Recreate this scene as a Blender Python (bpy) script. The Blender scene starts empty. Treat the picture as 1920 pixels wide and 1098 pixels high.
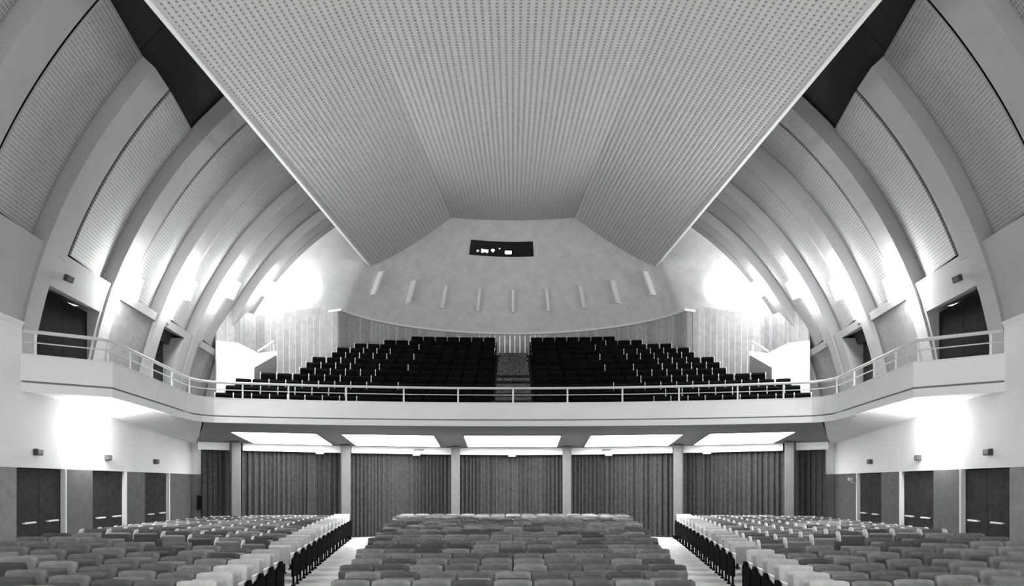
import bpy, bmesh, math, random
from mathutils import Matrix, Vector
random.seed(7)
PI = math.pi
scene = bpy.context.scene
C = scene.collection

# ------------------------------------------------------------------ camera, world, exposure
# x = across the hall, y = distance from the stage edge, z = up, rear stalls floor at z = 0
F = 1475.0
EYE = 1.94
cam = bpy.data.cameras.new('camera')
cam.sensor_width = 36.0
cam.lens = F / 1920 * 36
cam.shift_x = -2 / 1920
cam.shift_y = 357 / 1920
cam.clip_end = 200
camo = bpy.data.objects.new('camera', cam)
camo.location = (0, 0, EYE)
camo.rotation_euler = (PI / 2, 0, 0)
C.objects.link(camo)
scene.camera = camo

w = bpy.data.worlds.new('world'); scene.world = w
w.use_nodes = True
w.node_tree.nodes['Background'].inputs[0].default_value = (1, 1, 1, 1)
w.node_tree.nodes['Background'].inputs[1].default_value = 0.76   # plain white fill standing in for stage light behind the camera
vs = scene.view_settings
vs.view_transform = 'Standard'; vs.look = 'None'; vs.gamma = 1; vs.use_curve_mapping = False
vs.exposure = 0.95
LAMP = 62.0        # wall sconces
PANEL = 6.0        # luminous panels under the balcony

# ------------------------------------------------------------------ materials (grey scale print)
MATS = {}
def mat(name, v, rough=0.7, emit=0, noise=0.0, nscale=3.0, rnd=0.0, island=False, bump=0.0, spec=0.3):
    if name in MATS: return MATS[name]
    m = bpy.data.materials.new(name); m.use_nodes = True
    nt = m.node_tree; b = nt.nodes['Principled BSDF']
    b.inputs['Roughness'].default_value = rough
    b.inputs['Specular IOR Level'].default_value = spec
    b.inputs['Base Color'].default_value = (v, v, v, 1)
    if emit:
        b.inputs['Emission Color'].default_value = (1, 1, 1, 1)
        b.inputs['Emission Strength'].default_value = emit
    if noise or rnd or bump:
        tc = nt.nodes.new('ShaderNodeTexCoord')
        n = nt.nodes.new('ShaderNodeTexNoise'); n.inputs['Scale'].default_value = nscale
        n.inputs['Detail'].default_value = 4
        nt.links.new(tc.outputs['Object'], n.inputs['Vector'])
        mr = nt.nodes.new('ShaderNodeMapRange')
        mr.inputs[1].default_value = 0.3; mr.inputs[2].default_value = 0.7
        mr.inputs[3].default_value = v * (1 - noise); mr.inputs[4].default_value = v * (1 + noise)
        nt.links.new(n.outputs['Fac'], mr.inputs[0])
        out = mr.outputs[0]
        if rnd:
            if island:
                g = nt.nodes.new('ShaderNodeNewGeometry'); r = g.outputs['Random Per Island']
            else:
                g = nt.nodes.new('ShaderNodeObjectInfo'); r = g.outputs['Random']
            m2 = nt.nodes.new('ShaderNodeMapRange')
            m2.inputs[3].default_value = 1 - rnd; m2.inputs[4].default_value = 1 + rnd
            nt.links.new(r, m2.inputs[0])
            mu = nt.nodes.new('ShaderNodeMath'); mu.operation = 'MULTIPLY'
            nt.links.new(out, mu.inputs[0]); nt.links.new(m2.outputs[0], mu.inputs[1]); out = mu.outputs[0]
        cb = nt.nodes.new('ShaderNodeCombineColor')
        for i in range(3): nt.links.new(out, cb.inputs[i])
        nt.links.new(cb.outputs[0], b.inputs['Base Color'])
        if bump:
            n2 = nt.nodes.new('ShaderNodeTexNoise'); n2.inputs['Scale'].default_value = 60
            nt.links.new(tc.outputs['Object'], n2.inputs['Vector'])
            bp = nt.nodes.new('ShaderNodeBump'); bp.inputs['Strength'].default_value = bump
            bp.inputs['Distance'].default_value = 0.02
            nt.links.new(n2.outputs['Fac'], bp.inputs['Height'])
            nt.links.new(bp.outputs[0], b.inputs['Normal'])
    MATS[name] = m
    return m

M = dict(
    plaster=mat('white_plaster', .74, .8, noise=.05, nscale=.6),
    dome=mat('stippled_plaster', .66, .9, noise=.08, nscale=2.5, bump=.25),
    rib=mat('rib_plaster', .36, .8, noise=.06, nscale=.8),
    back=mat('shade_black', .04, .9),
    dado=mat('dark_wood_panelling', .10, .6, noise=.15, nscale=4),
    door=mat('dark_door_wood', .035, .8, noise=.25, nscale=6, spec=.1),
    doordark=mat('black_door_wood', .012, .95, noise=.2, nscale=6, spec=.03),
    greywall=mat('grey_wall_panel', .22, .7, noise=.12, nscale=5),
    chrome=mat('pale_metal', .72, .35),
    white=mat('white_paint', .88, .6),
    rail=mat('pale_rail_metal', .62, .4),
    floor=mat('pale_stalls_floor', .55, .8, noise=.12, nscale=3),
    carpet=mat('speckled_aisle_carpet', .2, .95, noise=.9, nscale=22),
    bfloor=mat('dark_balcony_floor', .03, .9),
    wood=mat('pale_wood_plank', .40, .6, noise=.12, nscale=5, rnd=.16),
    column=mat('grey_column', .17, .7, noise=.1, nscale=4),
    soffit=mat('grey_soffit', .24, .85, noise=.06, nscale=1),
    curtain=mat('dark_curtain_velvet', .05, .85, noise=.25, nscale=9),
    slat=mat('ceiling_slat_white', .64, .8),
    lattice=mat('ceiling_cross_slat', .60, .8),
    seat=mat('grey_upholstery', .15, .8, noise=.35, nscale=5, rnd=.6),
    seatst=mat('grey_upholstery_far', .15, .8, noise=.35, nscale=5, rnd=.6, island=True),
    paleseat=mat('pale_upholstery', .5, .75, noise=.12, nscale=6, rnd=.15),
    palest=mat('pale_upholstery_far', .5, .75, noise=.12, nscale=6, rnd=.15, island=True),
    shell=mat('seat_shell', .10, .5, noise=.2, nscale=6),
    arm=mat('pale_arm_and_highlight', .78, .35),
    metal=mat('black_iron', .012, .8, spec=.05),
    endp=mat('black_end_panel', .006, .9, spec=.03),
    bseat=mat('black_balcony_upholstery', .005, .95, spec=.05, noise=.3, nscale=6, rnd=.3),
    lamp=mat('glowing_sconce_glass', .9, .5, emit=LAMP),
    lampsmall=mat('glowing_sconce_glass_dim', .9, .5, emit=LAMP * 1.15),
    lampfar=mat('glowing_sconce_glass_faint', .9, .5, emit=LAMP * .1),
    lamphalf=mat('glowing_sconce_glass_half', .9, .5, emit=LAMP * .5),
    panel=mat('luminous_ceiling_panel', .9, .6, emit=PANEL),
    plate=mat('sconce_back_plate', .5, .4),
    black=mat('projection_black', .006, .4),
    glow=mat('projection_room_light', .9, .5, emit=2.5),
    glow2=mat('projection_room_dim_light', .5, .5, emit=.35),
    sign=mat('dark_sign_box', .05, .5),
    signface=mat('sign_face', .12, .4),
)

def tile_material():
    m = bpy.data.materials.new('acoustic_tile_panel'); m.use_nodes = True
    nt = m.node_tree; b = nt.nodes['Principled BSDF']; b.inputs['Roughness'].default_value = .85
    b.inputs['Specular IOR Level'].default_value = .2
    uv = nt.nodes.new('ShaderNodeUVMap')
    br = nt.nodes.new('ShaderNodeTexBrick')
    br.offset = 0; br.squash = 1
    br.inputs['Scale'].default_value = 1
    br.inputs['Brick Width'].default_value = .075; br.inputs['Row Height'].default_value = .075
    br.inputs['Mortar Size'].default_value = .009
    br.inputs['Color1'].default_value = (.22, .22, .22, 1); br.inputs['Color2'].default_value = (.27, .27, .27, 1)
    br.inputs['Mortar'].default_value = (.44, .44, .44, 1)
    nt.links.new(uv.outputs[0], br.inputs['Vector'])
    nt.links.new(br.outputs['Color'], b.inputs['Base Color'])
    return m
M['tile'] = tile_material()

# ------------------------------------------------------------------ helpers
def mesh_obj(name, verts, faces, m, parent=None, smooth=False, uvs=None):
    me = bpy.data.meshes.new(name)
    me.from_pydata([tuple(v) for v in verts], [], faces)
    if uvs is not None:
        ul = me.uv_layers.new(name='UVMap')
        for lp in me.loops: ul.data[lp.index].uv = uvs[lp.vertex_index]
    bm = bmesh.new(); bm.from_mesh(me)
    bmesh.ops.recalc_face_normals(bm, faces=bm.faces[:])
    bm.to_mesh(me); bm.free()
    if smooth:
        for p in me.polygons: p.use_smooth = True
    me.materials.append(M[m] if isinstance(m, str) else m)
    o = bpy.data.objects.new(name, me); C.objects.link(o)
    if parent: o.parent = parent
    return o

class MB:
    def __init__(s): s.v = []; s.f = []
    def add(s, v, f):
        n = len(s.v); s.v += [tuple(p) for p in v]; s.f += [tuple(i + n for i in q) for q in f]; return s
    def box(s, c, d, mtx=None):
        v = [Vector((c[0] + sx * d[0] / 2, c[1] + sy * d[1] / 2, c[2] + sz * d[2] / 2))
             for sx in (-1, 1) for sy in (-1, 1) for sz in (-1, 1)]
        if mtx: v = [mtx @ p for p in v]
        return s.add(v, [(0, 1, 3, 2), (4, 6, 7, 5), (0, 4, 5, 1), (2, 3, 7, 6), (0, 2, 6, 4), (1, 5, 7, 3)])
    def loft(s, secs, closed=True, caps=True):
        n = len(secs[0]); v = [p for q in secs for p in q]; f = []
        for i in range(len(secs) - 1):
            for j in range(n if closed else n - 1):
                a = i * n + j; b = i * n + (j + 1) % n
                f.append((a, b, b + n, a + n))
        if caps and closed:
            f.append(tuple(range(n))); f.append(tuple((len(secs) - 1) * n + j for j in range(n)))
        return s.add(v, f)
    def tube(s, pts, r, n=6):
        secs = []
        for i, p in enumerate(pts):
            p = Vector(p)
            t = (Vector(pts[min(i + 1, len(pts) - 1)]) - Vector(pts[max(i - 1, 0)])).normalized()
            u = t.cross(Vector((0, 0, 1)))
            if u.length < 1e-4: u = Vector((1, 0, 0))
            u.normalize(); q = u.cross(t)
            secs.append([p + u * r * math.cos(2 * PI * k / n) + q * r * math.sin(2 * PI * k / n) for k in range(n)])
        return s.loft(secs)
    def build(s, name, m, parent=None, smooth=False): return mesh_obj(name, s.v, s.f, m, parent, smooth)

def rbox(c, d, bev, mtx=None, seg=2):
    bm = bmesh.new(); bmesh.ops.create_cube(bm, size=1)
    for v in bm.verts: v.co = Vector((v.co.x * d[0], v.co.y * d[1], v.co.z * d[2]))
    bmesh.ops.bevel(bm, geom=bm.edges[:], offset=bev, segments=seg, affect='EDGES', profile=.6)
    for v in bm.verts:
        v.co = v.co + Vector(c)
        if mtx: v.co = mtx @ v.co
    bm.verts.index_update()
    vs_ = [v.co.copy() for v in bm.verts]; fs = [tuple(v.index for v in f.verts) for f in bm.faces]
    bm.free(); return vs_, fs

def tag(o, label=None, cat=None, group=None, kind=None):
    if label: o['label'] = label
    if cat: o['category'] = cat
    if group: o['group'] = group
    if kind: o['kind'] = kind
    return o
def empty(name, loc=(0, 0, 0), rz=0):
    o = bpy.data.objects.new(name, None); o.location = loc; o.rotation_euler = (0, 0, rz)
    o.empty_display_size = .1
    C.objects.link(o); return o
def struct(o, label, cat): return tag(o, label, cat, kind='structure')

# ------------------------------------------------------------------ plan of the hall
BAY = 3.4
VR, VZ = 11.1, 2.96
def X0(d): return 8.5 + .108 * d            # springing of the vault
def XW(d): return 7.846 + .108 * d          # stalls side wall
def vs_off(z):
    q = max(0, min(.999, (z - VZ) / VR)); return VR * (1 - math.sqrt(1 - q * q)), q
def V(side, d, z, off=0):                   # point on the vault, off = outward depth
    s, q = vs_off(z); c = math.sqrt(1 - q * q)
    return Vector((side * (X0(d) - s + off * c), d, z + off * q))
ZTOP = 13.3
def zs(a, b, n=18): return [a + (b - a) * i / n for i in range(n + 1)]
def vault_slab(side, d0, d1, za, zb, o0, o1, thick, n=18):
    mb = MB()
    mb.loft([[V(side, d0, z, o0), V(side, d1, z, o1), V(side, d1, z, o1 + thick), V(side, d0, z, o0 + thick)] for z in zs(za, zb, n)])
    return mb
def floor_z(x, d):
    base = -.2 + .2 * (d - 10) / 18
    k = max(0, min(1, (abs(x) - 4.6) / 3.2)); k = k * k * (3 - 2 * k)
    return base + .32 * k * max(0, min(1, 1 - (d - 14) / 13))
# cone of the upper back wall
def cone_r(z): return 7.0 - .5 * (z - 9.97)
def cone(phi, z, inn=0):
    r = cone_r(z) - inn; return Vector((r * math.sin(phi), 30 + r * math.cos(phi), z))
# balcony front and rear arcs
FR, FY = 26.7, -2.3
RR, RY = 18.2, 11.2
def front_d(x): return FY + math.sqrt(FR * FR - x * x)
def rear_d(x): return RY + math.sqrt(RR * RR - x * x)

# ------------------------------------------------------------------ stalls floor
gx = [-11.6 + 23.2 * i / 40 for i in range(41)]; gy = [8.0 + 22.2 * i / 40 for i in range(41)]
v = [(x, y, floor_z(x, y)) for y in gy for x in gx] + [(x, y, floor_z(x, y) - .3) for y in gy for x in gx]
f = []
N = 41; K = N * N
for i in range(40):
    for j in range(40):
        a = i * N + j; f.append((a, a + 1, a + N + 1, a + N)); f.append((a + K, a + N + K, a + N + 1 + K, a + 1 + K))
for i in range(40):
    f.append((i, i + 1, i + 1 + K, i + K)); a = 40 * N + i; f.append((a + 1, a, a + K, a + 1 + K))
    a = i * N; f.append((a + N, a, a + K, a + N + K)); a = i * N + 40; f.append((a, a + N, a + N + K, a + K))
struct(mesh_obj('floor', v, f, 'floor', smooth=False), 'pale smooth floor showing in the stalls aisles', 'floor')

# ------------------------------------------------------------------ side walls and vaults
def wall_prism(mb, side, d0, d1, z0, z1, in0=0.0, thick=.5):
    p = [(XW(d0) + in0, d0), (XW(d1) + in0, d1), (XW(d1) + in0 + thick, d1), (XW(d0) + in0 + thick, d0)]
    mb.loft([[Vector((side * a, b, z)) for a, b in p] for z in (z0, z1)])
    return mb
DZ = 2.25
STALL_DOORS = [(15.0, 17.0), (18.4, 20.4), (21.8, 23.8)]
door_n = 0
side_word = {-1: 'left', 1: 'right'}
for side in (-1, 1):
    word = side_word[side]
    wl = empty('wall_' + word, (side * XW(17), 17, 0))
    struct(wl, 'vaulted %s side wall with curved ribs above white plaster and dark wood dado' % word, 'wall')
    def cw(mb, name, m, smooth=False):
        o = mb.build(name, m, smooth=smooth); o.parent = wl
        o.matrix_parent_inverse = Matrix.Translation((-side * XW(17), -17, 0)); return o
    # plaster above the dado, below the gallery
    mb = MB(); wall_prism(mb, side, 15.2, 27.5, DZ, 3.85); wall_prism(mb, side, 8, 15.2, DZ, 5.0, thick=.8)
    cw(mb, 'plaster_band', 'plaster')
    # rear return pier
    mb = MB(); mb.box((side * 10.55, 26.4, 2.8), (.55, .5, DZ - 1.15)); cw(mb, 'pier_head', 'plaster')
    mb = MB(); mb.box((side * 10.55, 26.4, 1.0), (.55, .5, 2.5)); cw(mb, 'pier_base', 'column')
    # dado piers between the doors
    edges = [8.0] + [e for p in STALL_DOORS for e in p] + [27.0]
    for i in range(0, len(edges), 2):
        mb = MB(); wall_prism(mb, side, edges[i], edges[i + 1], -.3, DZ, in0=.0)
        cw(mb, 'dado_panel', 'dado' if i else 'greywall')
    # vault pieces
    for k in range(3, 10):
        L = BAY * k
        low = 4.7 if L < 15.5 else 3.7
        vtop = 10.45 if k <= 5 else ZTOP
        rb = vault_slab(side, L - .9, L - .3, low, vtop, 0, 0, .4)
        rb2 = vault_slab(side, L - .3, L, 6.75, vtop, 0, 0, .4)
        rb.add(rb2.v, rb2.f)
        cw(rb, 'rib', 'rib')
        d1 = min(L + 2.5, 31.8)
        ptop = vtop
        pz = 6.9
        n = 22
        p0, p1 = L + .12, d1 - .02
        fr = (p1 - p0) / 2.4
        # tiled acoustic leaf
        vv = []; uu = []; ln = 0
        zl = zs(pz, ptop, n); prev = None
        for z in zl:
            a = V(side, p0, z, 0.0); b = V(side, p1, z, .34 * fr)
            if prev: ln += (a - prev).length
            prev = a
            c = V(side, p1, z, .34 * fr + .05); e = V(side, p0, z, .05)
            vv += [a, b, c, e]; uu += [(p0, ln), (p1, ln), (p1, ln), (p0, ln)]
        ff = []
        for i in range(n):
            for j in range(4):
                a = 4 * i + j; b = 4 * i + (j + 1) % 4; ff.append((a, b, b + 4, a + 4))
        ff += [(0, 1, 2, 3), tuple(4 * n + j for j in range(4))]
        o = mesh_obj('acoustic_panel', vv, ff, 'tile', uvs=uu); o.parent = wl
        o.matrix_parent_inverse = Matrix.Translation((-side * XW(17), -17, 0))
        # near-black backing behind leaf and rib, gap and cove shade put into its colour
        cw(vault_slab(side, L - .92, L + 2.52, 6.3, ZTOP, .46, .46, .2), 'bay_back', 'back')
        # lintel under the leaf
        top_open = 6.15 if k == 5 else 6.65
        if L > 15.5:
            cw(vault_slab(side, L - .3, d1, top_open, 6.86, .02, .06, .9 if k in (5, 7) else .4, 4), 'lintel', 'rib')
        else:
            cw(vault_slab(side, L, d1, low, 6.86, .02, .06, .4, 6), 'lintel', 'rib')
        # fill of the opening
        if k in (6, 8, 9):
            cw(vault_slab(side, L - .3, d1, 3.7, top_open, .10, .14, .3, 6), 'wall_field', 'greywall')
    # recess walls behind the two gallery doorways
    for k in (5, 7):
        L = BAY * k
        mb = MB()
        xb = X0(L) + .45
        mb.loft([[Vector((side * xb, L - .9, z)), Vector((side * (xb + .27), L + 2.5, z)),
                  Vector((side * (xb + .5), L + 2.5, z)), Vector((side * (xb + .3), L - .9, z))] for z in (3.6, 7.2)])
        cw(mb, 'recess_wall', 'greywall')
        # far jamb and near jamb of the recess
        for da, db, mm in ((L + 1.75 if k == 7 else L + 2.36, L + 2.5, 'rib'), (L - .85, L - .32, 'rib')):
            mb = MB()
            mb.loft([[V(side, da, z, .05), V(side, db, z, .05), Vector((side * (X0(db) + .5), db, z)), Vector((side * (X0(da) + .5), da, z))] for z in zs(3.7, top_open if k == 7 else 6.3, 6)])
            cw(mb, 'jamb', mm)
    # ledge on top of the thick stage-side wall
    mb = MB(); mb.loft([[Vector((side * (XW(d)), d, 4.95)), Vector((side * (X0(d) + .3), d, 4.95)), Vector((side * (X0(d) + .3), d, 5.06)), Vector((side * (XW(d) - .05), d, 5.06))] for d in (8, 15.2)])
    cw(mb, 'ledge', 'plaster')

# ------------------------------------------------------------------ doors
def door_leafs(root, side, d0, d1, z0, z1, xf, m, bars=True):
    mid = (d0 + d1) / 2
    for a, b in ((d0 + .04, mid - .008), (mid + .008, d1 - .04)):
        mb = MB()
        mb.loft([[Vector((side * xf(a), a, z)), Vector((side * xf(b), b, z)), Vector((side * (xf(b) + .06), b, z)), Vector((side * (xf(a) + .06), a, z))] for z in (z0, z1)])
        lf = mb.build('door_leaf', m, root)
        lf.matrix_parent_inverse = Matrix.Translation(-Vector(root.location))
        if bars:
            mb = MB(); c = (a + b) / 2
            p = [Vector((side * (xf(d) - .06), d, z0 + 1.02)) for d in (c - .22, c + .22)]
            mb.tube(p, .022, 6)
            for d in (c - .19, c + .19):
                mb.tube([Vector((side * (xf(d) - .06), d, z0 + 1.02)), Vector((side * (xf(d) + .01), d, z0 + 1.02))], .015, 5)
            mb.build('push_bar', 'chrome', lf)
for i, (a, b) in enumerate(STALL_DOORS):
    for side in (-1, 1):
        door_n += 1
        fz = floor_z(side * XW(a), (a + b) / 2)
        r = empty('door_%d' % door_n, (side * XW(a), (a + b) / 2, fz))
        struct(r, ['dark double doors with pale push bars under the gallery end', 'dark double doors between the glowing stalls lamp and rear pair',
                   'dark double doors closest to the rear curtains at stalls level'][i], 'door')
        door_leafs(r, side, a, b, fz + .005, DZ - .02, lambda d: XW(d) + .07, 'door', bars=True)
        mb = MB()
        wall_prism(mb, side, b - .035, b + .0, -.1, DZ, in0=.0, thick=.32)
        mb = MB(); mb.box((side * (XW(b) + .03), b - .03, (fz + DZ) / 2), (.14, .06, DZ - fz))
        o = mb.build('jamb', 'chrome', r); o.matrix_parent_inverse = Matrix.Translation(-Vector(r.location))
        mb = MB(); mb.box((side * (XW(a) + .08), a + .015, (fz + DZ) / 2), (.12, .03, DZ - fz))
        o = mb.build('jamb', 'dado', r); o.matrix_parent_inverse = Matrix.Translation(-Vector(r.location))
        mb = MB(); wall_prism(mb, side, a, b, -.1, DZ, in0=.16, thick=.1)
        o = mb.build('door_back', 'back', r); o.matrix_parent_inverse = Matrix.Translation(-Vector(r.location))
for k, lab in ((5, 'black double doors opening onto the end of the side gallery'), (7, 'dark recessed gallery doorway between two grey wall fields')):
    for side in (-1, 1):
        door_n += 1
        L = BAY * k; a, b = (L - .3, L + 2.36) if k == 5 else (L - .3, L + 1.75)
        z1 = 6.14 if k == 5 else 6.64
        r = empty('door_%d' % door_n, (side * (X0(L)), (a + b) / 2, 3.95))
        struct(r, lab, 'door')
        door_leafs(r, side, a, b, 3.96, z1, lambda d: X0(d) + (-.12 if k == 5 else .1), 'doordark' if k == 5 else 'door', bars=False)

# ------------------------------------------------------------------ upper back wall (curved plaster dome) and light-blocking lid
PH = math.radians(72)
def bz(t):  # bottom edge height of the dome wall
    return 9.08
cols = []
nz = 20
NPH = 40
def wall_col(i):
    if i == -1 or i == NPH + 1: return None
    return PH * (2 * i / NPH - 1)
vv = []; 
zb_side = 8.42
for i in range(-1, NPH + 2):
    for j in range(nz + 1):
        t = j / nz
        if i in (-1, NPH + 1):
            sd = -1 if i == -1 else 1
            z = zb_side + (13.25 - zb_side) * t
            s, q = vs_off(z); p = Vector((sd * max(X0(31.6) - s + .3, 4.0), 31.6, z))
        else:
            z = 9.08 + (14.6 - 9.08) * t
            p = cone(wall_col(i), z)
        vv.append(p)
ff = []
for i in range(NPH + 2):
    for j in range(nz):
        a = i * (nz + 1) + j; ff.append((a, a + nz + 1, a + nz + 2, a + 1))
wb = mesh_obj('wall_back', vv, ff, 'dome', smooth=True)
struct(wb, 'curved plaster rear wall leaning over the top balcony rows', 'wall')
# lip along the bottom edge
mb = MB(); secs = []
for i in range(-1, NPH + 2):
    p = vv[(i + 1) * (nz + 1)]
    c = Vector((0, 30, p.z)); n = (c - p); n.z = 0; n.normalize()
    secs.append([p + n * .03 + Vector((0, 0, -.05)), p + n * .03 + Vector((0, 0, .04)), p - n * .35 + Vector((0, 0, .04)), p - n * .35 + Vector((0, 0, -.05))])
mb.loft(secs)
mb.build('wall_lip', 'plaster', wb)
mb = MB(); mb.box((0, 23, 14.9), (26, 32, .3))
struct(mb.build('roof_light_block', 'back'), 'dark unseen lid added above the hanging ceiling to block light', 'ceiling')  # unseen lid, added to keep light out from above

# wall fins
for i, ph in enumerate((-60, -43, -28.5, -14, 0, 14, 28.5, 43, 60)):
    a = math.radians(ph)
    mb = MB(); hw = .05
    secs = []
    for z in (9.95, 10.88):
        n = Vector((-math.sin(a), -math.cos(a), 0)); t = Vector((math.cos(a), -math.sin(a), 0))
        p = cone(a, z)
        secs.append([p - t * hw + n * .24, p + t * hw + n * .24, p + t * hw - n * .05, p - t * hw - n * .05])
    mb.loft(secs)
    lab = {0: 'white upright wall fin centred over the balcony aisle', 14: 'white upright wall fin next to the one over the balcony aisle',
           28.5: 'white upright wall fin second from the one over the aisle', 43: 'white upright wall fin second from the end of its row',
           60: 'white upright wall fin at the end of its row near the ceiling corner'}[abs(ph)]
    tag(mb.build('wall_fin', 'white'), lab, 'wall fin', 'row of upright fins on the curved rear wall')

# projection window
win = empty('window_1', cone(math.radians(-5), 12.3))
struct(win, 'long black projection window high in the curved rear wall', 'window')
def cone_patch(name, m, ph0, ph1, z0, z1, inn0, inn1, parent, n=10):
    mb = MB()
    mb.loft([[cone(math.radians(ph0 + (ph1 - ph0) * i / n), z0, inn0), cone(math.radians(ph0 + (ph1 - ph0) * i / n), z0, inn1),
              cone(math.radians(ph0 + (ph1 - ph0) * i / n), z1, inn1), cone(math.radians(ph0 + (ph1 - ph0) * i / n), z1, inn0)] for i in range(n + 1)])
    o = mb.build(name, m, parent); o.matrix_parent_inverse = Matrix.Translation(-win.location); return o
W0, W1, WZ0, WZ1 = -19.4, 8.8, 12.30, 12.80
cone_patch('pane', 'black', W0, W1, WZ0, WZ1, -.05, .02, win)
for a, b, c, d in ((W0 - .4, W1 + .4, WZ1, WZ1 + .04), (W0 - .4, W1 + .4, WZ0 - .04, WZ0)):
    cone_patch('window_frame', 'black', a, b, c, d, -.05, .06, win)
for a, b in ((W0 - .4, W0), (W1, W1 + .4)):
    cone_patch('window_frame', 'black', a, b, WZ0, WZ1, -.05, .06, win, 1)
def ang(px): # photo column on this wall -> angle
    q = (px - 962) / F * 35.7; return math.degrees(math.asin(q / 5.75))
cone_patch('lit_port', 'glow', ang(947), ang(959), 12.37, 12.49, .02, .035, win, 2)
cone_patch('lit_port', 'glow', ang(902.5), ang(906.5), 12.39, 12.52, .02, .035, win, 1)
cone_patch('lit_port', 'glow', ang(907), ang(911), 12.41, 12.51, .02, .035, win, 1)
cone_patch('lit_port', 'glow', ang(911.5), ang(915), 12.39, 12.51, .02, .035, win, 1)
cone_patch('lit_port', 'glow2', ang(894), ang(898), 12.40, 12.48, .02, .03, win, 1)
cone_patch('lit_port', 'glow2', ang(935), ang(938), 12.55, 12.6, .02, .03, win, 1)
# diamond shaped light
a = math.radians(ang(924)); p = cone(a, 12.5, .035); t = Vector((math.cos(a), -math.sin(a), 0)); u = Vector((0, 0, 1)); n = Vector((-math.sin(a), -math.cos(a), 0))
pts = [p + t * .085, p + u * .1, p - t * .085, p - u * .1]
mb = MB(); mb.loft([[q - n * .015 for q in pts], [q + n * .01 for q in pts]])
o = mb.build('lit_port', 'glow', win); o.matrix_parent_inverse = Matrix.Translation(-win.location)

# ------------------------------------------------------------------ hanging slatted ceiling
CO, CF, CS = 5.92, 2.69, 10.6
def zo(d): return 10.95 + .0577 * (d - 32.74)
def zc(d): return 13.58 + .15 * (d - 34.47)
def ceil_pt(x, d):
    ax = abs(x)
    if ax <= CF: return Vector((x, d, zc(d)))
    t = (ax - CF) / (CO - CF)
    return Vector((x, d, zc(d) + (zo(d) - zc(d)) * t))
def ceil_end(x):
    d = 34
    for _ in range(30):
        p = ceil_pt(x, d); r = cone_r(p.z) - .0
        if abs(x) < r: d = .5 * d + .5 * (30 + math.sqrt(r * r - x * x))
    return min(d, 35.2)
ceil = empty('ceiling', (0, CS, 10.4))
struct(ceil, 'hanging folded ceiling of pale slats with rows of small square openings', 'ceiling')
cinv = Matrix.Translation(-Vector((0, CS, 10.4)))
def cc(o): o.parent = ceil; o.matrix_parent_inverse = cinv; return o
PITCH = .14
facets = [(-CO, -CF), (-CF, CF), (CF, CO)]
for fa, fb in facets:
    n = round((fb - fa) / PITCH)
    if fa != -CF: n = round(3.7 / PITCH)
    st = (fb - fa) / n
    for i in range(n):
        xa = fa + st * i + st * .19; xb = fa + st * (i + 1) - st * .19
        de = min(ceil_end(xa), ceil_end(xb)) + .05
        mb = MB(); secs = []
        for d in (CS, de):
            a, b = ceil_pt(xa, d), ceil_pt(xb, d)
            up = Vector((0, 0, .03)); secs.append([a, b, b + up, a + up])
        mb.loft(secs); cc(mb.build('slat', 'slat'))
# cross slats, too many and too small to pick out one by one
mb = MB(); d = CS + .02
while d < 35.1:
    for fa, fb in facets:
        secs = []
        ok = True
        lo, hi = fa, fb
        for x in (lo, hi):
            pass
        def inside(x): return d < ceil_end(x)
        xs = [x for x in [lo + (hi - lo) * i / 20 for i in range(21)] if inside(x)]
        if len(xs) < 2: continue
        for x in (xs[0], xs[-1]):
            a = ceil_pt(x, d) + Vector((0, 0, .006)); b = ceil_pt(x, d + PITCH * .58) + Vector((0, 0, .006)); up = Vector((0, 0, .03))
            secs.append([a, b, b + up, a + up])
        mb.loft(secs, caps=False)
    d += PITCH
tag(cc(mb.build('cross_slats', 'lattice')), kind='stuff')
# dark board behind the lattice
mb = MB(); H = Vector((0, 0, .10)); T = Vector((0, 0, .05))
for fa, fb in facets:
    for i in range(12):
        xa = fa + (fb - fa) * i / 12; xb = fa + (fb - fa) * (i + 1) / 12
        secs = []
        for j in range(13):
            row = []
            for x in (xa, xb):
                row.append(ceil_pt(x, CS + (ceil_end(x) - CS) * j / 12) + H)
            secs.append(row + [row[1] + T, row[0] + T])
        mb.loft(secs)
cc(mb.build('backing_board', mat('lattice_backing', .05, .9)))
for sd in (-1, 1):
    mb = MB(); secs = []
    for d in (CS, ceil_end(CO) + .05):
        a = ceil_pt(sd * CO, d)
        secs.append([a + Vector((-sd * .02, 0, -.03)), a + Vector((sd * .06, 0, -.03)), a + Vector((sd * .06, 0, .17)), a + Vector((-sd * .02, 0, .17))])
    mb.loft(secs); cc(mb.build('edge_trim', 'white'))

# ------------------------------------------------------------------ balcony: front, soffit, floor
half = [(9.75, 14.9), (8.27, 16.25), (8.52, 18.2), (8.78, 20.2), (9.0, 21.7), (9.02, 22.2), (8.93, 22.62), (8.7, 22.9), (8.3, 23.08)]
arcx = [7.6, 6.8, 6, 5, 4, 3, 2, 1]
half += [(x, front_d(x)) for x in arcx]
path = half + [(0, front_d(0))] + [(-x, d) for x, d in reversed(half)]
def offs(path, o):  # offset away from the stage (into the balcony) by o
    out = []
    for i, p in enumerate(path):
        a = Vector(path[max(i - 1, 0)]); b = Vector(path[min(i + 1, len(path) - 1)]); t = (b - a).normalized()
        n = Vector((t.y, -t.x))
        out.append((p[0] + n.x * o, p[1] + n.y * o))
    return out
in_sign = 1
tst = offs(path, 1.0)[len(path) // 2]
if tst[1] < front_d(0): in_sign = -1
def sweep(name, m, prof, parent, pth=path):
    mb = MB(); lines = [offs(pth, in_sign * o) for o, z in prof]
    mb.loft([[Vector((lines[k][i][0], lines[k][i][1], prof[k][1])) for k in range(len(prof))] for i in range(len(pth))])
    return mb.build(name, m, parent)
bf = empty('wall_balcony_front', (0, 0, 0))
struct(bf, 'white balcony parapet sweeping forward into two side galleries', 'wall')
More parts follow.
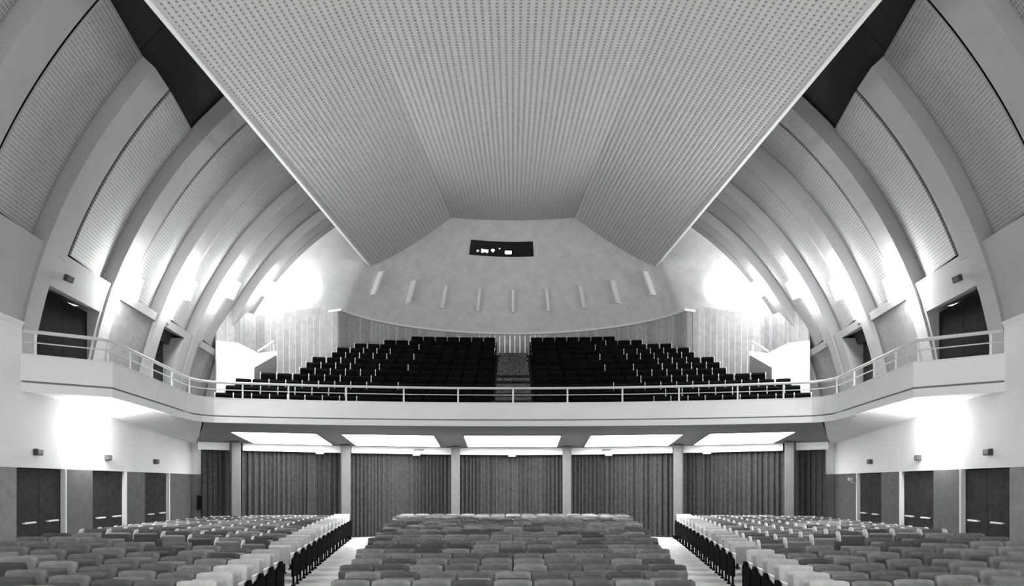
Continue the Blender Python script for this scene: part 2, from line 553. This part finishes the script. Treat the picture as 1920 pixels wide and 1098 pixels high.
sweep('parapet_face', 'plaster', [(0, 3.93), (0, 4.43), (.16, 4.43), (.16, 3.93)], bf)
sweep('shadow_groove', 'greywall', [(.04, 3.89), (.04, 3.93), (.16, 3.93), (.16, 3.89)], bf)
sweep('lower_band', 'plaster', [(.02, 3.72), (0, 3.89), (.16, 3.89), (.16, 3.72)], bf)
sweep('coping', 'plaster', [(-.015, 4.43), (-.015, 4.45), (.18, 4.45), (.18, 4.43)], bf)

# soffit
def soff(u, v):
    xf = 9.0 * u; xr = 10.6 * u
    a = Vector((xf, front_d(xf) + .1, 3.74)); b = Vector((xr, rear_d(xr) + .3, 3.2 + .06 * abs(u)))
    return a.lerp(b, v)
NU, NV = 40, 10
vv = [soff(-1 + 2 * i / NU, j / NV) for i in range(NU + 1) for j in range(NV + 1)]
nn = len(vv)
vv += [p + Vector((0, 0, .12)) for p in vv]
ff = []
for i in range(NU):
    for j in range(NV):
        a = i * (NV + 1) + j; ff.append((a, a + 1, a + NV + 2, a + NV + 1)); ff.append((a + nn, a + NV + 1 + nn, a + NV + 2 + nn, a + 1 + nn))
so = mesh_obj('ceiling_soffit', vv, ff, 'soffit')
struct(so, 'grey sloping soffit beneath the balcony', 'ceiling')
for sd in (-1, 1):
    mb = MB()
    pl = [(9.75, 14.95), (8.35, 16.25), (8.6, 18.2), (8.86, 20.2), (9.05, 21.7), (9.05, 22.9), (10.6, 26.4), (10.95, 26.6), (10.8, 22.5), (10.3, 17.5), (9.9, 14.95)]
    zz = [3.74, 3.74, 3.74, 3.74, 3.74, 3.74, 3.26, 3.3, 3.6, 3.7, 3.74]
    mb.loft([[Vector((sd * x, y, z + h)) for (x, y), z in zip(pl, zz)] for h in (0, .12)])
    mb.build('gallery_soffit', 'plaster', so)

# luminous panels
for i, (xa, xb) in enumerate(((-8.75, -6.35), (-5.55, -2.65), (-1.63, 1.58), (2.6, 5.5), (6.35, 8.75))):
    def sp(x, dv):
        # point on the soffit at this x and fraction of depth
        lo = soff(x / 9.0, 0)
        u = x / (9.0 + 1.6 * dv)
        p = soff(u, dv); return p
    r = empty('ceiling_light', sp((xa + xb) / 2, .4))
    labs = ['wide glowing panel in the outermost soffit bay beside the dark end curtain', 'glowing soffit panel next to the middle one above dark curtains',
            'middle glowing soffit panel facing the balcony centre']
    tag(r, labs[{0: 0, 1: 1, 2: 2, 3: 1, 4: 0}[i]], 'ceiling light', 'luminous panels under the balcony')
    v0, v1 = .34, .80
    q = [sp(xa, v0), sp(xb, v0), sp(xb, v1), sp(xa, v1)]
    def quad(name, m, qs, dz0, dz1):
        mb = MB(); mb.loft([[p + Vector((0, 0, dz0)) for p in qs], [p + Vector((0, 0, dz1)) for p in qs]])
        o = mb.build(name, m, r); o.matrix_parent_inverse = Matrix.Translation(-r.location); return o
    quad('diffuser', 'panel', q, -.05, -.02)
    cen = sum(q, Vector()) / 4
    for a in range(4):
        p, s_ = q[a], q[(a + 1) % 4]
        dirp = (cen - p).normalized(); dirs = (cen - s_).normalized()
        mb = MB(); e = .07
        mb.loft([[p - dirp * e + Vector((0, 0, -.04)), p + Vector((0, 0, -.04)), p + Vector((0, 0, .0)), p - dirp * e],
                 [s_ - dirs * e + Vector((0, 0, -.04)), s_ + Vector((0, 0, -.04)), s_ + Vector((0, 0, .0)), s_ - dirs * e]])
        o = mb.build('frame', 'soffit', r); o.matrix_parent_inverse = Matrix.Translation(-r.location)

# rear wall behind the curtains (stalls)
mb = MB(); secs = []
for i in range(31):
    x = -10.9 + 21.8 * i / 30
    secs.append([Vector((x, rear_d(x) + .25, -.3)), Vector((x, rear_d(x) + .25, 3.6)), Vector((x, rear_d(x) + .5, 3.6)), Vector((x, rear_d(x) + .5, -.3))])
mb.loft(secs)
struct(mb.build('wall_rear_stalls', 'greywall'), 'plain wall hidden behind the rear stalls curtains', 'wall')

# columns
COLX = []
for px in (441, 648, 854, 1063, 1272, 1482):
    q = (px - 962) / F; d = 27
    for _ in range(30): d = rear_d(q * d) - .55
    COLX.append((q * d, d))
collab = ['grey square column at the outer end of the curtained rear wall', 'grey square column standing between an aisle end and side seats', 'grey square column flanking the middle curtain']
for i, (x, d) in enumerate(COLX):
    a = math.atan2(x, d - RY)
    r = empty('column', (x, d, floor_z(x, d)), -a)
    tag(r, collab[min(i, 5 - i)], 'column', 'columns in front of the rear curtains')
    h = 3.28 - floor_z(x, d) + .05 * abs(x) / 10
    vs_, fs = rbox((0, 0, h / 2), (.31, .31, h), .02, seg=1)
    MB().add(vs_, fs).build('shaft', 'column', r)
    vs_, fs = rbox((0, 0, .06), (.35, .35, .12), .01, seg=1)
    MB().add(vs_, fs).build('base', 'metal', r)

# pelmets and curtains
bounds = [-10.35] + [c[0] for c in COLX] + [10.35]
ptops = []
clab = {0: 'narrow dark curtain at the outer end between column and wall pier', 1: 'dark pleated curtain behind the side stalls seats',
        2: 'dark pleated curtain at the foot of an aisle', 3: 'dark pleated curtain between the two middle columns'}
for i in range(7):
    xa, xb = bounds[i], bounds[i + 1]
    e0 = .0 if i == 0 else .15; e1 = .0 if i == 6 else .15
    key = min(i, 6 - i)
    # curtain
    n = int((xb - xa) * 26); secs = []
    ph = 0; rs = random.Random(50 + i)
    for j in range(n + 1):
        x = xa + (xb - xa) * j / n
        if j % 6 == 0: fq = rs.uniform(1.2, 2.0); am = rs.uniform(.025, .075)
        ph += fq
        o = am * math.sin(ph)
        d = rear_d(x) - .12 + o
        zt = 3.02 + .07 * abs(x) / 10
        secs.append([Vector((x, d, floor_z(x, d) + .02)), Vector((x, d, zt)), Vector((x, d + .012, zt)), Vector((x, d + .012, floor_z(x, d) + .02))])
    mb = MB(); mb.loft(secs)
    tag(mb.build('curtain', 'curtain', smooth=False), clab[key], 'curtain', 'curtains along the rear of the stalls')
    # pelmet
    p0, p1 = xa + e0, xb - e1
    r = empty('pelmet', ((p0 + p1) / 2, rear_d((p0 + p1) / 2) - .3, 3.0))
    tag(r, {0: 'short white pelmet over the narrow end curtain', 1: 'white pelmet over the curtain behind the side seats',
            2: 'white pelmet over the curtain at an aisle foot', 3: 'white pelmet over the middle curtain'}[key], 'pelmet', 'white pelmets above the curtains')
    secs = []
    for j in range(9):
        x = p0 + (p1 - p0) * j / 8; d = rear_d(x) - .34; zt = 3.02 + .07 * abs(x) / 10
        secs.append([Vector((x, d, zt - .03)), Vector((x, d, zt + .22)), Vector((x, d + .1, zt + .22)), Vector((x, d + .1, zt - .03))])
    mb = MB(); mb.loft(secs)
    o = mb.build('board', 'white', r); o.matrix_parent_inverse = Matrix.Translation(-r.location)
    if 0 < i < 6:
        cx = {1: 600, 2: 781, 3: 960, 4: 1141, 5: 1325}[i]
        q = (cx - 962) / F; x = q * 28.5; d = rear_d(x) - .40; x = q * d
        zt = 3.02 + .07 * abs(x) / 10
        vs_, fs = rbox((x, d - .01, zt - .03), (.26, .14, .13), .02)
        o = MB().add(vs_, fs).build('bracket', 'white', r); o.matrix_parent_inverse = Matrix.Translation(-r.location)
        if i in (2, 4):
            mb = MB(); mb.box((x + .02, d + .05, zt + .12), (.5, .03, .03))
            o = mb.build('vent_slot', 'sign', r); o.matrix_parent_inverse = Matrix.Translation(-r.location)

# ------------------------------------------------------------------ balcony floor, tiers, back planking
NB = 12
BXM = [9.3, 9.4, 9.3, 9.1, 8.0, 7.8, 7.7, 7.5, 7.2, 6.9, 5.9, 4.5]
def row_r(j): return 27.75 + .85 * j
def row_z(j): return 3.84 + .336 * j
fb = empty('floor_balcony', (0, 25, 3.8))
struct(fb, 'dark stepped balcony floor rising to the rear wall', 'floor')
binv = Matrix.Translation((0, -25, -3.8))
def cb_(o): o.parent = fb; o.matrix_parent_inverse = binv; return o
def bpt(r, a, z): return Vector((r * math.sin(a), FY + r * math.cos(a), z))
for j in range(NB):
    r0 = row_r(j) - .5 if j else 26.85; r1 = row_r(j) + .35
    xm = max(BXM[j], 5.6) + .35
    am = math.asin(xm / row_r(j)); th = .06 if j == 0 else .36
    mb = MB(); n = 24
    mb.loft([[bpt(r0, a, row_z(j) - th), bpt(r0, a, row_z(j)), bpt(r1 + .02, a, row_z(j)), bpt(r1 + .02, a, row_z(j) - th)] for a in [-am + 2 * am * i / n for i in range(n + 1)]])
    cb_(mb.build('tier', 'bfloor'))
    # aisle step pair
    for h in range(2):
        rr = r0 + .425 * h; zz = row_z(j) - .168 + .168 * h + (.172 if j else .16)
        if j == 0 and h == 0: rr = 26.95
        am2 = .64 / rr
        zl_ = max(zz - .18, 3.79)
        mb = MB(); mb.loft([[bpt(rr, a, zl_), bpt(rr, a, zz), bpt(rr + .45, a, zz), bpt(rr + .45, a, zl_)] for a in (-am2, 0, am2)])
        cb_(mb.build('aisle_step', 'carpet'))
mb = MB(); am = .09; mb.loft([[bpt(row_r(11) + .3, a, row_z(11) - .4), bpt(row_r(11) + .3, a, row_z(11)), bpt(row_r(11) + 3.2, a, row_z(11)), bpt(row_r(11) + 3.2, a, row_z(11) - .4)] for a in (-am * 2, -am, 0, am, am * 2)])
cb_(mb.build('top_landing', 'bfloor'))
for sd in (-1, 1):   # gallery floors and front corner
    mb = MB(); pl = [(9.9, 15.0), (8.4, 16.3), (8.9, 20.2), (9.1, 22.6), (8.2, 24.6), (8.3, 27.5), (10, 28.2), (11.9, 28), (10.9, 20), (10.4, 15.0)]
    mb.loft([[Vector((sd * x, y, z)) for x, y in pl] for z in (3.87, 3.93)])
    cb_(mb.build('gallery_floor', 'floor'))

# plank-lined back wall
wp = empty('wall_balcony_back', (0, 37.5, 7.6))
struct(wp, 'wall of pale vertical wood planks behind the balcony seats', 'wall')
poly = []
for i in range(61): 
    a = PH * (i / 30 - 1); poly.append(Vector((7.56 * math.sin(a), 30 + 7.56 * math.cos(a))))
poly = [Vector((-10.9, 28.9)), Vector((-9.9, 31.35))] + poly + [Vector((9.9, 31.35)), Vector((10.9, 28.9))]
cum = [0]
for a, b in zip(poly, poly[1:]): cum.append(cum[-1] + (b - a).length)
def at(s):
    for i in range(len(poly) - 1):
        if s <= cum[i + 1] or i == len(poly) - 2:
            t = (s - cum[i]) / (cum[i + 1] - cum[i]); return poly[i].lerp(poly[i + 1], t)
PW = .24; np_ = int(cum[-1] / PW)
def plank_top(p):
    if abs(p.x) < 7.3: return 9.25
    if p.y > 31.2: t = (abs(p.x) - 7.2) / 2.7; return 9.2 + (8.5 - 9.2) * min(1, max(0, t))
    return 8.45
for i in range(np_):
    a, b = at(i * PW + .008), at((i + 1) * PW - .008)
    m_ = (a + b) / 2; t = (b - a).normalized(); n = Vector((-t.y, t.x))
    if n.dot(Vector((0, 25)) - m_) < 0: n = -n
    rs = random.Random(i); pr = rs.uniform(0, .02)
    z0 = 4.0; z1 = plank_top(m_) + .1
    mb = MB(); mb.loft([[Vector((*(a + n * pr), z)), Vector((*(b + n * pr), z)), Vector((*(b - n * .06), z)), Vector((*(a - n * .06), z))] for z in (z0, z1)])
    o = mb.build('plank', 'wood', wp); o.matrix_parent_inverse = Matrix.Translation((0, -37.5, -7.6))

# white stair parapets at the sides of the balcony
for sd in (-1, 1):
    r = empty('stair_parapet', (sd * 9.4, 28.4, 4.2))
    tag(r, 'white sloping stair parapet with handrail between plank wall and gallery', 'parapet', 'stair parapets beside the balcony seats')
    inv = Matrix.Translation(-r.location)
    mb = MB()
    pr = [(10.6, 28.1, 4.0), (8.63, 28.75, 4.0), (8.63, 28.75, 6.78), (9.25, 28.55, 6.68), (9.9, 28.3, 7.0), (10.6, 28.1, 7.05)]
    q = [Vector((sd * x, y, z)) for x, y, z in pr]
    mb.loft([q, [p + Vector((sd * .05, .14, 0)) for p in q]])
    o = mb.build('parapet_wall', 'white', r); o.matrix_parent_inverse = inv
    mb = MB(); mb.tube([Vector((sd * 9.25, 28.5, 6.72)), Vector((sd * 8.72, 28.7, 7.14))], .04, 6)
    mb.tube([Vector((sd * 8.75, 28.72, 7.1)), Vector((sd * 8.75, 28.8, 6.7))], .025, 6)
    o = mb.build('handrail', 'white', r); o.matrix_parent_inverse = inv
    mb = MB()
    q = [Vector((sd * x, y, z)) for x, y, z in ((8.62, 28.66, 5.0), (9.34, 28.4, 5.0), (9.34, 28.4, 6.12), (8.62, 28.66, 6.62))]
    mb.loft([q, [p + Vector((sd * .02, .06, 0)) for p in q]])
    o = mb.build('side_panel', 'dado', r); o.matrix_parent_inverse = inv

# ------------------------------------------------------------------ balcony railing
rl = empty('railing', (0, front_d(0), 4.45))
tag(rl, 'pale metal railing with thin posts along the whole balcony parapet', 'railing')
rinv = Matrix.Translation(-rl.location)
def rc(o): o.parent = rl; o.matrix_parent_inverse = rinv; return o
rp = offs(path[1:-1], in_sign * .08)
rp = [(9.5, 15.25)] + rp + [(-9.5, 15.25)]
mb = MB(); mb.tube([Vector((x, y, 4.90)) for x, y in rp], .038, 8); rc(mb.build('top_rail', 'rail', smooth=True))
mb = MB(); mb.tube([Vector((x, y, 4.69)) for x, y in rp], .014, 6); rc(mb.build('mid_rail', 'rail', smooth=True))
posts = []
for px in (541, 649, 757, 859, 962, 1064, 1167, 1273, 1383):
    q = (px - 962) / F; d = 24
    for _ in range(20): d = front_d(q * d) + .08
    posts.append((q * d, d))
for sd in (-1, 1):
    posts += [(sd * 8.0, front_d(8.0) + .1), (sd * 9.05, 22.0), (sd * 8.93, 20.6), (sd * 8.72, 19.0), (sd * 8.52, 17.5), (sd * 8.4, 16.3), (sd * 9.35, 15.4)]
for x, y in posts:
    mb = MB(); mb.tube([Vector((x, y, 4.44)), Vector((x, y, 4.89))], .026, 6); rc(mb.build('post', 'chrome'))

# ------------------------------------------------------------------ lamps
def sconce(p, n, w_, h_, label, group, lm='lamp', dp=.3):
    p = Vector(p); n = Vector(n).normalized(); t = n.cross(Vector((0, 0, 1))).normalized(); u = t.cross(n)
    r = empty('wall_sconce', p)
    tag(r, label, 'wall lamp', group)
    mx = Matrix((t, -n, u)).transposed().to_4x4()
    vs_, fs = rbox((0, 0, 0), (w_ * 1.0, .05, h_ * 1.0), .01, mx, 1)
    MB().add(vs_, fs).build('back_plate', 'plate', r)
    vs_, fs = rbox((0, -.03 - dp / 2, 0), (w_, dp, h_), .03, mx, 2)
    MB().add(vs_, fs).build('shade', lm, r)
    return r
ords = {6: 'first', 7: 'second', 8: 'third', 9: 'fourth'}
for k in (6, 7, 8, 9):
    for sd in (-1, 1):
        d = BAY * k - .45; z = EYE + .252 * d
        s, q = vs_off(z); c = math.sqrt(1 - q * q)
        p = V(sd, d, z, -.03)
        sconce(p, (-sd * c, -.25, -q), .5, .62, 'glowing box lamp on a vault rib, %s behind the gallery end door' % ords[k], 'box lamps along the vault ribs', 'lamphalf' if k >= 9 else 'lamp')
for sd in (-1, 1):
    sconce((sd * 8.2, 31.95, 9.85), (-sd * .45, -.9, -.1), .42, .5, 'glowing box lamp on the rear wall past the last vault rib', 'box lamps along the vault ribs', 'lampfar')
    sconce((sd * (XW(18.1) - .03), 18.1, 3.08), (-sd, 0, 0), .45, .5, 'glowing box lamp under the gallery above the stalls doors', 'box lamps under the galleries', 'lampsmall', .2)

# ------------------------------------------------------------------ small wall fittings
def sign(p, n, w_, h_, label, grp):
    p = Vector(p); n = Vector(n).normalized(); t = n.cross(Vector((0, 0, 1))).normalized(); u = t.cross(n)
    mx = Matrix((t, -n, u)).transposed().to_4x4()
    r = empty('exit_sign', p); tag(r, label, 'sign', grp)
    vs_, fs = rbox((0, -.04, 0), (w_, .08, h_), .01, mx, 1); MB().add(vs_, fs).build('housing', 'sign', r)
    vs_, fs = rbox((0, -.084, 0), (w_ * .82, .012, h_ * .7), .003, mx, 1); MB().add(vs_, fs).build('face', 'signface', r)
for sd in (-1, 1):
    for i, d in enumerate((15.75, 19.2, 22.6)):
        sign((sd * XW(d), d, 2.57), (-sd, 0.1, 0), .26, .13, 'small dark sign box over the %s stalls doors' % ['gallery-end', 'middle', 'rearmost'][i], 'sign boxes over the stalls doors')
    s, q = vs_off(6.45); p = V(sd, 17.3, 6.45, .0)
    sign(p, (-sd, 0, -q), .28, .14, 'small dark sign box over the black gallery doors', 'sign boxes over the gallery doors')
# fire-hose cabinet on the rear pier, photographed on one side only
r = empty('wall_cabinet', (-10.27, 26.12, .9)); tag(r, 'narrow dark cabinet fixed to the rear wall pier', 'cabinet')
vs_, fs = rbox((-.1, -.03, .4), (.22, .1, .52), .01, None, 1); MB().add(vs_, fs).build('body', 'sign', r)
vs_, fs = rbox((-.1, -.085, .4), (.17, .02, .46), .004, None, 1); MB().add(vs_, fs).build('door', 'metal', r)
# small bracket lamp at the rear doors on the other wall
d = 23.9; r = empty('bracket_lamp', (XW(d), d, 1.95)); tag(r, 'tiny pale bracket lamp beside the rearmost stalls doors', 'lamp')
MB().tube([(0, 0, 0), (-.14, -.03, .02), (-.2, -.04, .1)], .015, 6).build('arm', 'chrome', r)
vs_, fs = rbox((-.2, -.04, .12), (.12, .12, .1), .03); MB().add(vs_, fs).build('shade', 'plate', r)

# ------------------------------------------------------------------ theatre seats
SW = .53
tilt = Matrix.Rotation(math.radians(-11), 4, 'X')
def part_back(hgt=.47, wid=.5):
    bm = MB(); n = 8; secs = []
    # padded back: lofted outline across the width with rounded top corners
    m_ = Matrix.Translation((0, .05, .42)) @ tilt
    for i in range(n + 1):
        x = -wid / 2 + wid * i / n; e = abs(2 * x / wid)
        top = hgt - .022 * e ** 6; bow = .025 * (1 - e * e); th = .035 + .03 * (1 - e ** 4)
        prof = [(bow, 0), (bow - th, .06), (bow - th, top - .05), (bow - th * .5, top), (bow + .02, top), (bow + .03, top - .05), (bow + .03, 0)]
        secs.append([m_ @ Vector((x, y + .0, z)) for y, z in prof])
    return bm.loft(secs)
def part_seat():
    m_ = Matrix.Translation((0, -.02, .43)) @ Matrix.Rotation(math.radians(-68), 4, 'X')
    vs_, fs = rbox((0, -.20, .02), (.45, .40, .10), .03, m_, 2); return MB().add(vs_, fs)
def part_arm(x, glint):
    vs_, fs = rbox((x, -.12, .64), (.04 if glint else .03, .36, .045), .015, None, 1); b = MB().add(vs_, fs)
    vs_, fs = rbox((x, -.12, .53), (.025, .26, .2), .008, None, 1); b.add(vs_, fs)
    if glint:   # added pale blade imitating highlights beside the headrest
        pr = [(-.14, .64), (.1, .6), (.14, .86), (.10, .885), (-.04, .88), (-.12, .80)]
        b.loft([[Vector((x + h, y, z)) for y, z in pr] for h in (-.013, .013)])
    return b
def part_leg(x):
    b = MB().box((x, -.08, .25), (.035, .12, .5)); b.box((x, -.08, .015), (.05, .34, .03)); return b
def part_end(x):
    b = MB()
    pr = [(-.36, .2), (.2, .18), (.22, .52), (.1, .66), (-.02, .66), (-.1, .58), (-.36, .54)]
    b.loft([[Vector((x + h, y, z)) for y, z in pr] for h in (-.02, .025)])
    b.box((x, -.26, .1), (.035, .04, .22)); b.box((x, .1, .1), (.035, .04, .22))
    b.box((x, -.26, .012), (.07, .12, .024)); b.box((x, .1, .012), (.07, .12, .024)); return b
def mk(mb, name, m):
    o = mb.build(name, m); me = o.data; bpy.data.objects.remove(o); me.name = name; return me
def kit(up, glint):
    return dict(back=mk(part_back(), 'backrest', up), seat=mk(part_seat(), 'seat', up),
                armL=mk(part_arm(-SW / 2 + .022, glint), 'armrest', 'arm'), armR=mk(part_arm(SW / 2 - .022, glint), 'armrest', 'arm'),
                legL=mk(part_leg(-SW / 2 + .022), 'leg', 'metal'), legR=mk(part_leg(SW / 2 - .022), 'leg', 'metal'),
                endL=mk(part_end(-SW / 2 - .03), 'end_panel', 'endp'), endR=mk(part_end(SW / 2 + .03), 'end_panel', 'endp'))
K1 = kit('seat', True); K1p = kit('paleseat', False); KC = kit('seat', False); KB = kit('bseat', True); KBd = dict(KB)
for k_, x_ in (('armL', -SW / 2 + .022), ('armR', SW / 2 - .022)): KBd[k_] = mk(part_arm(x_, False), 'armrest', 'metal')  # dark arms: copy of the kit without the painted highlights
PN = dict(back='backrest', seat='seat', armL='armrest', armR='armrest', legL='leg', legR='leg', endL='end_panel', endR='end_panel')
def place_seat(name, loc, rz, K, keys, label, group):
    r = bpy.data.objects.new(name, None); r.location = loc; r.rotation_euler = (0, 0, rz); r.empty_display_size = .1
    C.objects.link(r); tag(r, label, 'seat', group)
    for k in keys:
        o = bpy.data.objects.new(PN[k], K[k]); o.parent = r; C.objects.link(o)
    return r
def seat_keys(first, last, endl, endr, leg=True):
    ks = ['back', 'seat', 'armL']
    if leg: ks.append('legL')
    if last: ks += ['armR'] + (['legR'] if leg else [])
    if first and endl: ks = [k for k in ks if k not in ('legL',)] + ['endL']
    if last and endr: ks = [k for k in ks if k not in ('legR',)] + ['endR']
    return ks
# stalls
RC = -70.0
stalls = []
d = 9.3; ri = 0
while d < 28.2:
    r = d - RC
    def fill(xa, xb, blk):
        # arc length between two x positions on this row
        a0, a1 = math.asin(xa / r), math.asin(xb / r)
        n = int((a1 - a0) * r / SW)
        if n < 1: return
        if blk == 'c': sft = ((a1 - a0) * r - n * SW) / 2
        elif blk == 'l': sft = (a1 - a0) * r - n * SW
        else: sft = 0
        for i in range(n):
            a = a0 + (sft + SW * (i + .5)) / r
            x, y = r * math.sin(a), RC + r * math.cos(a)
            if y > rear_d(x) - .9: continue
            pos = min(i, n - 1 - i) + 1 if blk == 'c' else (n - i if blk == 'l' else i + 1)
            stalls.append((y, x, a, blk, i == 0, i == n - 1, ri, pos))
    ce = 2.5 + .098 * (d - 10)
    fill(-ce, ce, 'c')
    ae = 5.8 - .108 * (28 - d) - .05
    # side block edges (evaluated at the row's own depth there)
    yo = RC + math.sqrt(r * r - 64)
    oe = XW(yo) - .75
    if 15.3 < d < 16.2: CROSS = ri
    if not (15.3 < d < 16.2) and oe - ae > .6:
        fill(ae, oe, 'r'); fill(-oe, -ae, 'l')
    d += .87; ri += 1
def proj(x, y, z): return 962 + F * x / y, 906 - F * (z - EYE) / y
vis = []; rest = []
for s_ in stalls:
    y, x, a, blk, fi, la, row, pos = s_
    px, py = proj(x, y, floor_z(x, y) + .88)
    if -15 < px < 1935 and py < 1105: vis.append(s_)
    else: rest.append(s_)
vis.sort(key=lambda s: s[0])
rows_ = sorted({s_[6] for s_ in vis}); near = []
for rw_ in rows_:      # whole rows, up to about 300 seats
    add_ = [s_ for s_ in vis if s_[6] == rw_]
    if len(near) + len(add_) > 305: break
    near += add_
last_ = near[-1][6]; far = [s_ for s_ in vis if s_[6] > last_]
rest = [s for s in rest if -250 < proj(s[1], s[0], .8)[0] < 2170 and s[6] > last_]
def nth(n): return '%d%s' % (n, 'th' if 10 < n % 100 < 14 else {1: 'st', 2: 'nd', 3: 'rd'}.get(n % 10, 'th'))
def info(s_):
    y, x, a, blk, fi, la, row, pos = s_
    aisle = (blk == 'l' and la) or (blk == 'r' and fi)
    rk = NROW - row
    if blk == 'c':
        if fi or la: return ('grey tip-up seat at an aisle, middle block, %s row from the curtains' % nth(rk), 'row-end seats of the middle stalls block'), False
        return ('grey tip-up seat in the middle block, %s row from curtains, %s from aisle' % (nth(rk), nth(pos)), 'seats of the middle stalls block'), False
    where = ('%s row behind the cross aisle' % nth(row - CROSS)) if row > CROSS else ('%s row before the cross aisle' % nth(CROSS - row))
    if aisle: return ('pale tip-up aisle seat with black end panel, side block, ' + where, 'aisle seats of the side stalls blocks'), True
    if fi or la: return ('grey tip-up seat beside the wall doors, side block, ' + where, 'row-end seats along the walls'), False
    return ('%s seat, side block, %s, %s from aisle' % ('painted-highlight grey' if row > CROSS else 'plain grey', where, nth(pos)), 'seats of the side stalls blocks'), False
NROW = ri
for s_ in near:
    y, x, a, blk, fi, la, row, pos = s_
    lab, aisle = info(s_)
    ks = seat_keys(fi, la, blk in 'cr', blk in 'cl')
    place_seat('theatre_seat', (x, y, floor_z(x, y)), -a, K1p if aisle else (KC if blk == 'c' or row < CROSS else K1), ks, *lab)
def stuff_seats(name, lst, label, Kx, upm, endm='endp'):
    groups = {}
    for s_ in lst:
        y, x, a, blk, fi, la, row, pos = s_
        mx = Matrix.Translation((x, y, floor_z(x, y))) @ Matrix.Rotation(-a, 4, 'Z')
        for k in seat_keys(fi, la, blk in 'cr', blk in 'cl'):
            g = {'back': 'up', 'seat': 'up', 'armL': 'arm', 'armR': 'arm', 'legL': 'metal', 'legR': 'metal', 'endL': 'end', 'endR': 'end'}[k]
            aisle = info(s_)[1]
            if g == 'up' and aisle: g = 'pale'
            groups.setdefault(g, []).append(((KC if blk == 'c' or row < CROSS else Kx)[k], mx))
    names = {'up': ('upholstery', upm), 'pale': ('pale_upholstery', 'palest'), 'arm': ('armrests', 'arm'), 'metal': ('legs', 'metal'), 'end': ('end_panels', endm)}
    root = empty(name, (0, 24, 0)); tag(root, label, 'seats', kind='stuff')
    for g, items in groups.items():
        mb = MB()
        for me, mx in items:
            mb.add([mx @ v.co for v in me.vertices], [tuple(p.vertices) for p in me.polygons])
        me = bpy.data.meshes.new(names[g][0]); me.from_pydata(mb.v, [], mb.f); me.materials.append(M[names[g][1]])
        o = bpy.data.objects.new(names[g][0], me); o.parent = root; o.matrix_parent_inverse = Matrix.Translation((0, -24, 0)); C.objects.link(o)
        tag(o, kind='stuff')
stuff_seats('far_stalls_seats', far + rest, 'rows of grey tip-up seats filling the rear stalls up to the curtains', K1, 'seatst')
# balcony
for j in range(NB):
    r = row_r(j); z = row_z(j)
    a0 = .78 / r; a1 = math.asin(BXM[j] / r)
    n = int((a1 - a0) * r / SW)
    for sd in (-1, 1):
        for i in range(n):
            a = sd * (a0 + SW * (i + .5) / r)
            inner = i == 0; outer = i == n - 1
            fi = inner if sd > 0 else outer; la = outer if sd > 0 else inner
            ks = seat_keys(fi, la, inner and sd > 0, inner and sd < 0, leg=False)
            if inner: ks = [k for k in ks if k != ('armL' if sd > 0 else 'armR')]
            dk = i < 5 + random.Random(j * 31 + i).randint(0, 4)  # inner arms dark, outer ones pale: side highlights put into the colour
            rw = {0: 'front row behind the railing', NB - 1: 'topmost row by the plank wall'}.get(j, '%s row up from the railing' % nth(j + 1))
            if inner: lab = ('black balcony seat at the central aisle, ' + rw, 'balcony seats along the central aisle')
            elif outer: lab = ('black balcony seat at the outer row end, ' + rw, 'outer row-end balcony seats')
            else: lab = ('black balcony seat%s, %s, %s from central aisle' % ('' if dk else ' with painted highlights', rw, nth(i + 1)), 'balcony seats inside the rows')
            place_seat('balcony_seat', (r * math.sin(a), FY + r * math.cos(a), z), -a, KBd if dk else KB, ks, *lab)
print('stalls', len(stalls), 'near', len(near), 'far', len(far), 'rest', len(rest), 'objects', len(bpy.data.objects))
